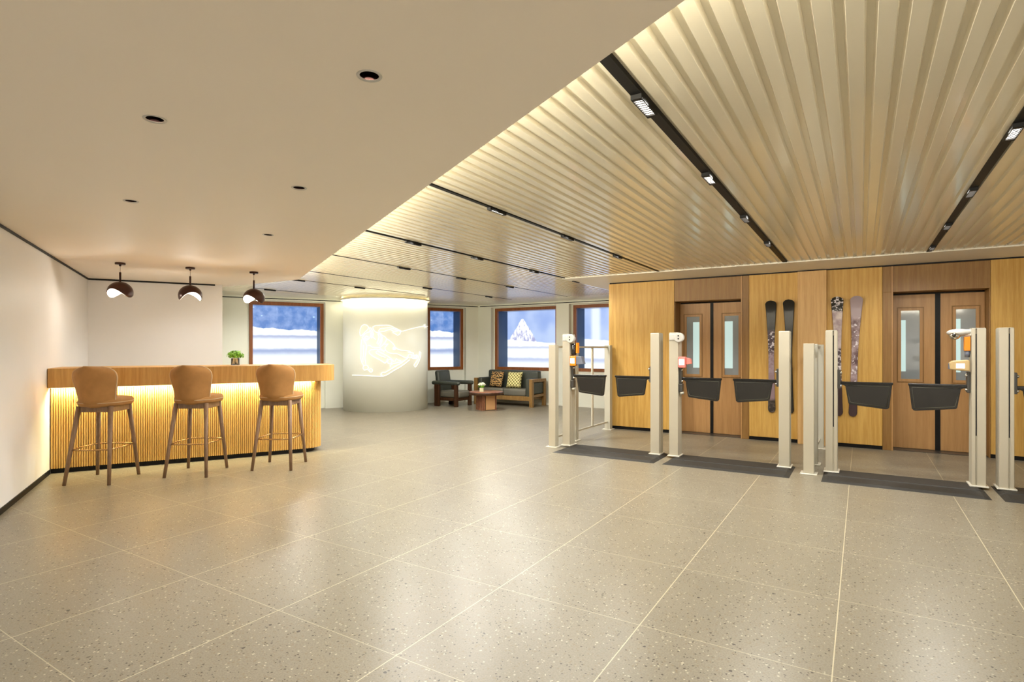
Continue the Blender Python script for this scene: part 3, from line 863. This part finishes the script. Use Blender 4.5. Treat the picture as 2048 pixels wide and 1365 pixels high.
GD = gate(1.740, 'pale metal access gate furthest along, mostly cut by the picture edge', -.03, 1, None)

def disc_head(g):
    h = MB().lathe([(.050, -.030), (.058, -.024), (.058, .020), (.045, .060), (.012, .075)], 28, c=(-.535, 1.455), axis='y').build('signal_lamp', 'white', g)
    MB().box(-.655, -.56, -.012, .020, 1.42, 1.50).build('lamp_mount', 'white', h, bevel=.01)
    mb = MB()
    for dz in (.020, -.016): mb.lathe([(.009, -.034), (.009, -.029)], 12, c=(-.537, 1.455+dz), axis='y')
    mb.build('screw_hole', 'black', h)
def card_reader(g, face, glow=1):
    h = MB().box(-.548, -.46, -.010, .060, 1.09, 1.225).build('card_reader', face, g, bevel=.012)
    MB().box(-.535, -.473, -.014, -.009, 1.125, 1.195).build('screen', 'screen', h, bevel=.004)
    return h
for g, face, full in ((GA, 'orange', True), (GB, 'pinklit', False)):
    disc_head(g); rd = card_reader(g, face)
    MB().box(-.549, -.505, .02, .10, .800, .90).build('lock_housing', 'gun', g, bevel=.008)
    MB().lathe([(.026, .77), (.030, .80)], 16, c=(-.522, .06)).build('cable_gland', 'alu2', g)
    if full:
        MB().lathe([(.030, 1.235), (.034, 1.25), (.034, 1.385), (.028, 1.39)], 20, c=(-.510, .05)).build('sensor_tube', 'sensor', g)
        MB().box(-.470, -.445, .02, .08, 1.26, 1.40).build('orange_beacon', 'orange', g, bevel=.006)
        MB().yprism([(-.458, 1.11), (-.355, 1.115), (-.385, 1.215), (-.458, 1.220)], .0, .09).build('reader_wedge', 'greyp', g, bevel=.006)
    else:
        MB().yprism([(-.458, 1.13), (-.400, 1.14), (-.410, 1.20), (-.458, 1.215)], .01, .08).build('reader_wedge', 'pinklit', g, bevel=.006)  # pink ghost of the lit reader, built as a solid wedge
# camera head on the gate in front of the patterned skis
h = MB().ball((.462, .05, 1.475), (.098, .062, .036), 24, 12).build('camera_hood', 'white', GC)
MB().box(.50, .56, .02, .08, 1.44, 1.505).build('hood_mount', 'whitem', h, bevel=.01)
b_ = MB().ball((.425, .03, 1.446), (.046, .046, .040), 22, 12).build('camera_dome', 'chrome', GC)
MB().ball((.418, -.006, 1.448), (.018, .014, .017), 14, 8).build('camera_lens', 'sensor', b_)
MB().box(.497, .543, .01, .07, 1.30, 1.435).build('orange_beacon', 'orange', GC, bevel=.004)
MB().lathe([(.020, 1.24), (.024, 1.30)], 16, c=(.522, .04)).build('sensor_tube', 'greyp', GC)
rd = MB().yprism([(.385, 1.120), (.535, 1.105), (.535, 1.205), (.515, 1.215), (.405, 1.205), (.378, 1.185)], -.03, .05).build('card_reader', 'creamp', GC, bevel=.010)
MB().box(.430, .495, -.034, -.029, 1.135, 1.180).build('screen', 'screen', rd)
MB().box(.376, .386, -.02, .04, 1.125, 1.18).build('side_grip', 'greyp', rd, bevel=.003)

# handrails between the gates and the oak wall
def handrail(p, qs, label):
    r = thing('handrail', label, 'handrail', wB(p, 6.70), RB, 'pale metal guard rails beside the gates')
    H = 1.375; w = .10
    for i, y in enumerate(qs):
        mb = MB().box(-w/2, w/2, y, y+.10, .012, H)
        po = mb.build('post', 'alu' if i == 0 else 'alu2', r, bevel=.004)
        mb = MB()
        for xs in ((-w/2-.0015, -w/2+.001), (w/2-.001, w/2+.0015)):
            for yy in (.02, .05, .075): mb.box(xs[0], xs[1], y+yy, y+yy+.007, .02, H-.01)
        mb.build('flank_ribs', 'alu2', po)
        MB().box(-w/2-.03, w/2+.03, y-.03, y+.13, 0, .012).build('foot_plate', 'whitem', po, bevel=.003)
    for a, b in zip(qs, qs[1:]):
        for z in (.125, H-.03): MB().box(-.012, .012, a+.10, b, z-.012, z+.012).build('rail_bar', 'alu2', r)
    a, b = qs[-2]+.10, qs[-1]
    for f in (.5,): MB().box(-.012, .012, a+(b-a)*f-.018, a+(b-a)*f+.018, .137, H-.042).build('baluster', 'alu2', r)
handrail(-3.52, [0, .63, 1.93], 'pale metal handrail with open panels running to the outer corner of the oak wall')
handrail(-.47, [-.03, .55, 1.75], 'pale metal handrail seen end on, between the two middle gates')

# ================================================================== SKIS
def ski(name_label, mat, p, z0, tilt, L=1.60):
    r = thing('ski', name_label, 'ski', wB(p, Q-.006, z0), RB, 'skis mounted upright on the oak wall')
    n = 90; vs = []; fs = []
    def hw(t):
        if t < .03: return .050*math.sqrt(max(0, 1-(1-t/.03)**2))*.9+.004
        if t > .965: return .075*math.sqrt(max(0, 1-((t-.965)/.035)**2))*.98+.002
        w = .052-.014*math.sin(min(1, t/.5)*PI/2) if t < .5 else .038+.037*((t-.5)/.465)**1.5
        return w
    for i in range(n+1):
        t = .5-.5*math.cos(PI*i/n); t = t*.6+i/n*.4; z = t*L; w = hw(t); y = -.008-(.05*max(0, (t-.88)/.12)**2)-.010*math.sin(t*PI); th = .010
        x = tilt*(t-.5)*L
        vs += [(x-w, y, z), (x+w, y, z), (x+w*.9, y-th, z), (x-w*.9, y-th, z)]
    for i in range(n):
        for k in range(4):
            a = 4*i+k; b = 4*i+(k+1) % 4; fs.append((a, b, b+4, a+4))
    fs += [(0, 3, 2, 1), (4*n, 4*n+1, 4*n+2, 4*n+3)]
    MB().add(vs, fs).build('ski_board', mat, r, bevel=.002)
    MB().box(-.012, .012, -.012, .006, .5*L-.02, .5*L+.02).build('wall_clip', 'chrome', r)
ski('black tipped ski with a white speckled middle, beside the paler oak pilaster, further from it', 'ski_dark', -1.09, .41, -.006, 1.595)
ski('all black ski partly hidden behind a gate post', 'ski_black', -.858, .41, -.010, 1.60)
ski('ski with a black and white marbled tip beside the pilaster', 'ski_head', -.268, .415, -.012, 1.605)
ski('mauve speckled ski leaning outward, nearest the brown portal', 'ski_mauve', -.075, .415, .028, 1.605)

# ================================================================== LOUNGE
def leather_box(x0, x1, y0, y1, z0, z1, name, mat, parent, bevel=.03, **kw):
    return MB().box(x0, x1, y0, y1, z0, z1).build(name, mat, parent, bevel=bevel, seg=4, smooth=True, **kw)
# armchair: faces along its local +x
AC = thing('armchair', 'dark wooden armchair with grey-green leather cushions in the lounge corner', 'armchair', wB(-8.05, 10.42), RB)
MB().xprism([(-.30, 0), (-.23, 0), (-.23, .50), (-.30, .50)], -.33, -.20).build('leg', 'darkw', AC, bevel=.006)
for x0, x1, y0, y1 in ((-.33, -.20, .23, .30), (.24, .31, -.30, -.22), (.24, .31, .22, .30)):
    MB().box(x0, x1, y0, y1, 0, .50).build('leg', 'darkw', AC, bevel=.006)
MB().box(-.28, .28, -.225, .225, .13, .20).build('seat_rail', 'darkw', AC, bevel=.006)
for y in (-.262, .262):
    mb = MB().lathe([(.012, -.42), (.040, -.40), (.046, -.36), (.046, .32), (.040, .36), (.012, .38)], 16, c=(y, .535), axis='x')
    o = mb.build('armrest', 'leather', AC)
leather_box(-.26, .32, -.215, .215, .20, .36, 'seat_cushion', 'leather2', AC, .05)
o = leather_box(-.06, .06, -.235, .235, -.25, .25, 'backrest', 'leather', AC, .055)
o.location = (-.30, 0, .57); o.rotation_euler = (0, -.16, 0)
# sofa: faces local -y
SF = thing('sofa', 'two seat sofa with grey leather cushions and an open oak side frame under the window', 'sofa', wB(-7.05, 11.28), RB)
for x in (-.80, .72):
    for y0, y1 in ((-.33, -.25), (.25, .33)): MB().box(x, x+.08, y0, y1, 0, .56).build('leg', 'sofaw', SF, bevel=.005)
    MB().box(x, x+.08, -.33, .33, .56, .63).build('arm_rail', 'sofaw', SF, bevel=.006)
    MB().box(x+.01, x+.07, -.25, .25, .22, .28).build('side_rail', 'sofaw', SF, bevel=.005)
MB().box(-.72, .72, -.30, -.25, .14, .24).box(-.72, .72, .24, .29, .14, .24).build('seat_rail', 'sofaw', SF, bevel=.005)
MB().box(-.72, .72, -.25, .24, .16, .20).build('slat_base', 'sofaw', SF)
leather_box(-.60, -.005, -.30, .12, .24, .40, 'seat_cushion', 'leather2', SF, .035)
leather_box(.005, .60, -.30, .12, .24, .40, 'seat_cushion', 'leather2', SF, .035)
leather_box(-.715, -.60, -.29, .28, .21, .64, 'arm_pad', 'leather', SF, .03)
leather_box(.60, .715, -.29, .28, .21, .64, 'arm_pad', 'leather', SF, .03)
MB().box(.752, .768, -.25, .25, .30, .54).build('side_panel', 'leather', SF)
leather_box(-.70, .70, .12, .29, .22, .81, 'backrest', 'leather', SF, .045)
def cushion(label, mat, p, q, z, yaw, lean, w=.40):
    n = 12; vs = []; fs = []
    for sgn in (1, -1):
        for j in range(n+1):
            for i in range(n+1):
                u, v = -1+2*i/n, -1+2*j/n
                puff = .065*(max(0, (1-u**4)*(1-v**4)))**.5
                pin = 1-.07*(1-abs(u)**2)*0-.06*(1-u*u)*(abs(v)**3)
                vs.append((u*w/2*(1-.06*(1-v*v)*abs(u)**3), sgn*puff, v*w/2*(1-.06*(1-u*u)*abs(v)**3)))
    N = (n+1)**2
    for s_ in (0, 1):
        for j in range(n):
            for i in range(n):
                a = s_*N+j*(n+1)+i; fs.append((a, a+1, a+n+2, a+n+1))
    o = MB().add(vs, fs, True).build('throw_pillow', mat, None, label=label, cat='pillow', weld=True)
    o['group'] = 'pillows on the sofa'
    o.location = wB(p, q, z); o.rotation_euler = (lean, .0, RB+yaw)
cushion('black and tan striped pillow on the sofa', 'leopard', -7.40, 11.26, .595, -.15, -.26, .39)
cushion('yellow checked pillow on the sofa', 'check', -6.90, 11.25, .59, .10, -.28, .39)
# coffee table
TBL = wA(5.39, 10.98)
CT = thing('coffee_table', 'round wooden coffee table on a slatted square base', 'coffee table', (TBL.x, TBL.y, 0), RA)
MB().lathe([(.352, .335), (.372, .342), (.375, .38), (.360, .395), (.02, .396)], 48).build('table_top', 'tablew', CT, smooth=None)
MB().lathe([(.366, .328), (.380, .334), (.380, .384), (.374, .390), (.372, .36)], 48, caps=False).build('table_edge', 'darkw', CT)
MB().box(-.155, .155, -.155, .155, 0, .33).build('base_core', 'darkw', CT)
MB().box(-.09, .125, -.168, -.155, .012, .33).build('front_panel', 'tan', CT)
mb = MB()
for i in range(5):
    y = -.168+i*.072; mb.box(-.172, -.155, y, y+.042, 0, .33)
for x in (-.172, -.137, .135): mb.box(x, x+.026, -.172, -.155, 0, .33)
mb.build('base_slats', 'tablew', CT)
FP = thing('flower_pot', 'small pale pot of white flowers on the coffee table', 'flower pot', (TBL.x-.095, TBL.y-.10, .396), 0)
MB().box(-.042, .042, -.042, .042, 0, .085).build('pot', 'pot', FP, bevel=.006)
leaf_ball(MB(), (0, 0, .115), .075, .045, 60, .022, 3, -.3).build('leaves', 'leafg', FP)
leaf_ball(MB(), (0, 0, .145), .085, .055, 110, .022, 4, .0).build('petals', 'petal', FP)

# ================================================================== NEON SKIER ON THE COLUMN
NEON = {"helmet":[[[-111.1,1.592],[-112.3,1.649],[-111.5,1.728],[-109.0,1.796],[-105.5,1.82],[-101.6,1.806],[-99.4,1.766],[-100.5,1.721],[-104.7,1.659],[-108.6,1.603],[-111.1,1.586]]],"goggles":[[[-99.4,1.766],[-97.6,1.726],[-98.0,1.67],[-96.5,1.624],[-97.6,1.568],[-99.1,1.523],[-102.4,1.489],[-106.2,1.506],[-108.6,1.557]],[[-107.8,1.569],[-104.7,1.625],[-100.9,1.659],[-98.0,1.67]],[[-106.2,1.534],[-102.4,1.585],[-99.8,1.568],[-100.9,1.517],[-104.7,1.534]]],"jacket_collar":[[[-96.9,1.76],[-94.4,1.692],[-93.0,1.624],[-94.4,1.556],[-96.2,1.539]],[[-96.5,1.692],[-94.7,1.624],[-96.5,1.556]],[[-94.4,1.556],[-92.3,1.539],[-90.2,1.505]]],"sleeve":[[[-109.0,1.512],[-109.8,1.432],[-110.4,1.319],[-110.3,1.205],[-110.7,1.114],[-109.0,1.035],[-106.2,0.967]],[[-106.2,1.489],[-103.2,1.432],[-102.0,1.364],[-102.8,1.296],[-103.5,1.205],[-104.7,1.137],[-103.9,1.069],[-103.2,0.99]],[[-106.2,1.387],[-106.6,1.296],[-106.2,1.205],[-107.7,1.114],[-107.0,1.046]],[[-94.4,1.766],[-90.9,1.797],[-82.6,1.805],[-74.5,1.809],[-70.4,1.79],[-66.2,1.752],[-62.0,1.724],[-58.4,1.696]],[[-86.7,1.692],[-84.7,1.732],[-79.9,1.743],[-74.5,1.756],[-69.7,1.745],[-64.8,1.712],[-59.8,1.685]],[[-86.7,1.692],[-85.4,1.667],[-80.6,1.67],[-75.8,1.704],[-71.8,1.716],[-69.0,1.694]]],"glove":[[[-106.2,0.967],[-107.4,0.921],[-105.5,0.876],[-101.6,0.888],[-99.4,0.928],[-100.9,0.967],[-103.9,0.978],[-106.2,0.967]],[[-69.0,1.694],[-68.3,1.649],[-65.5,1.626],[-62.7,1.598],[-59.8,1.627],[-58.4,1.674],[-60.6,1.696],[-64.8,1.683],[-68.3,1.683]]],"jacket":[[[-94.0,1.754],[-92.3,1.692],[-89.5,1.658],[-85.4,1.653],[-82.6,1.602],[-78.6,1.568],[-76.5,1.523],[-73.1,1.489],[-69.7,1.444],[-66.9,1.387],[-66.2,1.341]],[[-87.4,1.624],[-86.0,1.568],[-86.7,1.511],[-88.8,1.432],[-87.4,1.409],[-85.4,1.454],[-83.3,1.534],[-84.0,1.613],[-86.7,1.635]],[[-81.9,1.568],[-82.3,1.488],[-84.0,1.409],[-85.4,1.375]],[[-76.5,1.523],[-77.9,1.466],[-79.9,1.421],[-83.3,1.364],[-85.4,1.341],[-90.9,1.341],[-95.1,1.353],[-97.2,1.387],[-100.9,1.387]],[[-65.6,1.324],[-65.9,1.308],[-66.8,1.298],[-67.8,1.298],[-68.6,1.308],[-68.9,1.324],[-68.6,1.34],[-67.8,1.35],[-66.8,1.35],[-65.9,1.34],[-65.6,1.324]]],"trousers":[[[-65.5,1.341],[-62.0,1.307],[-57.6,1.284],[-51.5,1.278],[-45.9,1.267],[-44.2,1.237]],[[-85.4,1.341],[-82.6,1.296],[-79.6,1.251]],[[-79.9,1.409],[-74.5,1.421],[-76.5,1.387],[-78.9,1.341],[-77.9,1.285],[-74.5,1.239],[-69.0,1.216],[-63.4,1.216],[-59.1,1.181],[-54.6,1.146],[-50.8,1.123],[-48.4,1.157]],[[-78.6,1.273],[-84.0,1.296],[-90.9,1.307],[-96.5,1.296],[-99.1,1.262],[-98.0,1.217],[-93.7,1.16],[-86.7,1.104],[-81.3,1.047],[-78.6,1.018],[-76.5,1.058],[-75.8,1.114]],[[-77.9,1.137],[-84.0,1.171],[-88.8,1.217],[-90.2,1.251],[-88.1,1.279],[-82.6,1.228],[-75.8,1.171],[-71.8,1.126],[-69.0,1.08],[-67.3,1.045]],[[-69.9,1.051],[-70.5,1.023],[-71.9,1.006],[-73.7,1.007],[-75.1,1.024],[-75.6,1.052],[-75.1,1.08],[-73.7,1.097],[-71.9,1.097],[-70.5,1.08],[-69.9,1.051]]],"boot":[[[-71.8,0.944],[-72.4,0.967],[-69.7,1.0],[-64.1,1.022],[-59.1,1.044],[-54.6,1.043]],[[-66.2,1.057],[-64.1,1.113],[-62.0,1.079],[-58.4,1.067]],[[-70.4,0.909],[-67.6,0.943],[-62.7,0.976],[-56.9,1.021]],[[-42.3,1.162],[-42.9,1.137],[-44.5,1.123],[-46.4,1.123],[-47.9,1.138],[-48.4,1.163],[-47.9,1.187],[-46.4,1.202],[-44.5,1.202],[-42.9,1.187],[-42.3,1.162]],[[-48.4,1.238],[-43.3,1.237],[-39.7,1.225],[-40.6,1.179],[-33.9,1.19],[-31.8,1.154],[-34.9,1.108],[-40.6,1.109],[-43.3,1.133]],[[-34.5,1.157],[-35.0,1.141],[-36.2,1.131],[-37.6,1.131],[-38.7,1.141],[-39.2,1.158],[-38.7,1.174],[-37.6,1.184],[-36.2,1.184],[-35.0,1.174],[-34.5,1.157]]],"ski":[[[-28.4,1.26],[-25.4,1.236],[-26.0,1.153],[-29.6,1.048],[-33.9,0.955],[-36.9,0.927],[-39.3,0.969],[-35.9,1.026],[-30.7,1.107],[-29.0,1.201],[-28.4,1.26]],[[-48.4,1.122],[-56.9,1.032],[-66.2,0.943],[-74.5,0.865],[-78.6,0.826],[-81.9,0.832],[-84.0,0.787],[-81.3,0.747],[-75.8,0.78],[-69.0,0.852],[-59.1,0.941],[-51.5,1.019],[-45.9,1.087]]],"ski_pole":[[[-58.4,1.685],[-54.6,1.692],[-43.3,1.742],[-31.8,1.783],[-17.6,1.814]],[[-14.1,1.865],[-14.1,1.763]],[[-20.4,1.809],[-0.9,1.817]],[[-18.4,1.844],[-8.8,1.784]]],"pole_grip":[[[-100.2,0.888],[-97.6,0.837]],[[-94.2,0.872],[-94.7,0.85],[-95.8,0.837],[-97.2,0.837],[-98.4,0.85],[-98.8,0.871],[-98.4,0.893],[-97.2,0.906],[-95.8,0.906],[-94.7,0.893],[-94.2,0.872]]],"ground_line":[[[-125.1,0.768],[-108.6,0.768],[-96.5,0.758],[-85.4,0.747],[-81.3,0.747]]]}
NS = thing('neon_skier', 'white neon line drawing of a crouching skier on the round column', 'neon sign', (CC.x, CC.y, 0), 0)
for nm, strokes in NEON.items():
    mb = MB()
    for st_ in strokes:
        pts = []
        for (a0, z0), (a1, z1) in zip(st_, st_[1:]):
            k = max(1, int(abs(a1-a0)/4))
            for i in range(k): pts.append((a0+(a1-a0)*i/k, z0+(z1-z0)*i/k))
        pts.append(st_[-1])
        mb.tube([(.932*math.cos(math.radians(a)), .932*math.sin(math.radians(a)), z) for a, z in pts], .0058, 6)
    mb.build(nm, 'neon', NS)

# ================================================================== CAMERA, WORLD, VIEW
cam = bpy.data.cameras.new('camera'); cam.sensor_width = 36; cam.lens = 36*1128/2048
cam.shift_y = 15.5/2048; cam.clip_start = .05
co = bpy.data.objects.new('camera', cam); COL.objects.link(co)
co.location = (0, 0, 1.32); co.rotation_euler = (PI/2, 0, 0)
SC.camera = co
w = bpy.data.worlds.new('world'); w.use_nodes = True; SC.world = w
w.node_tree.nodes['Background'].inputs[0].default_value = (1, .9, .78, 1)
w.node_tree.nodes['Background'].inputs[1].default_value = .3
SC.view_settings.view_transform = 'Standard'; SC.view_settings.look = 'None'
SC.view_settings.exposure = 0.58; SC.view_settings.gamma = 1.0
SC.cycles.use_denoising = True
SC.cycles.max_bounces = 6; SC.cycles.diffuse_bounces = 4; SC.cycles.glossy_bounces = 3; SC.cycles.transmission_bounces = 4
SC.cycles.use_adaptive_sampling = True; SC.cycles.adaptive_threshold = .14; SC.cycles.adaptive_min_samples = 16
SC.cycles.caustics_reflective = False; SC.cycles.caustics_refractive = False
SC.cycles.sample_clamp_indirect = 6.0
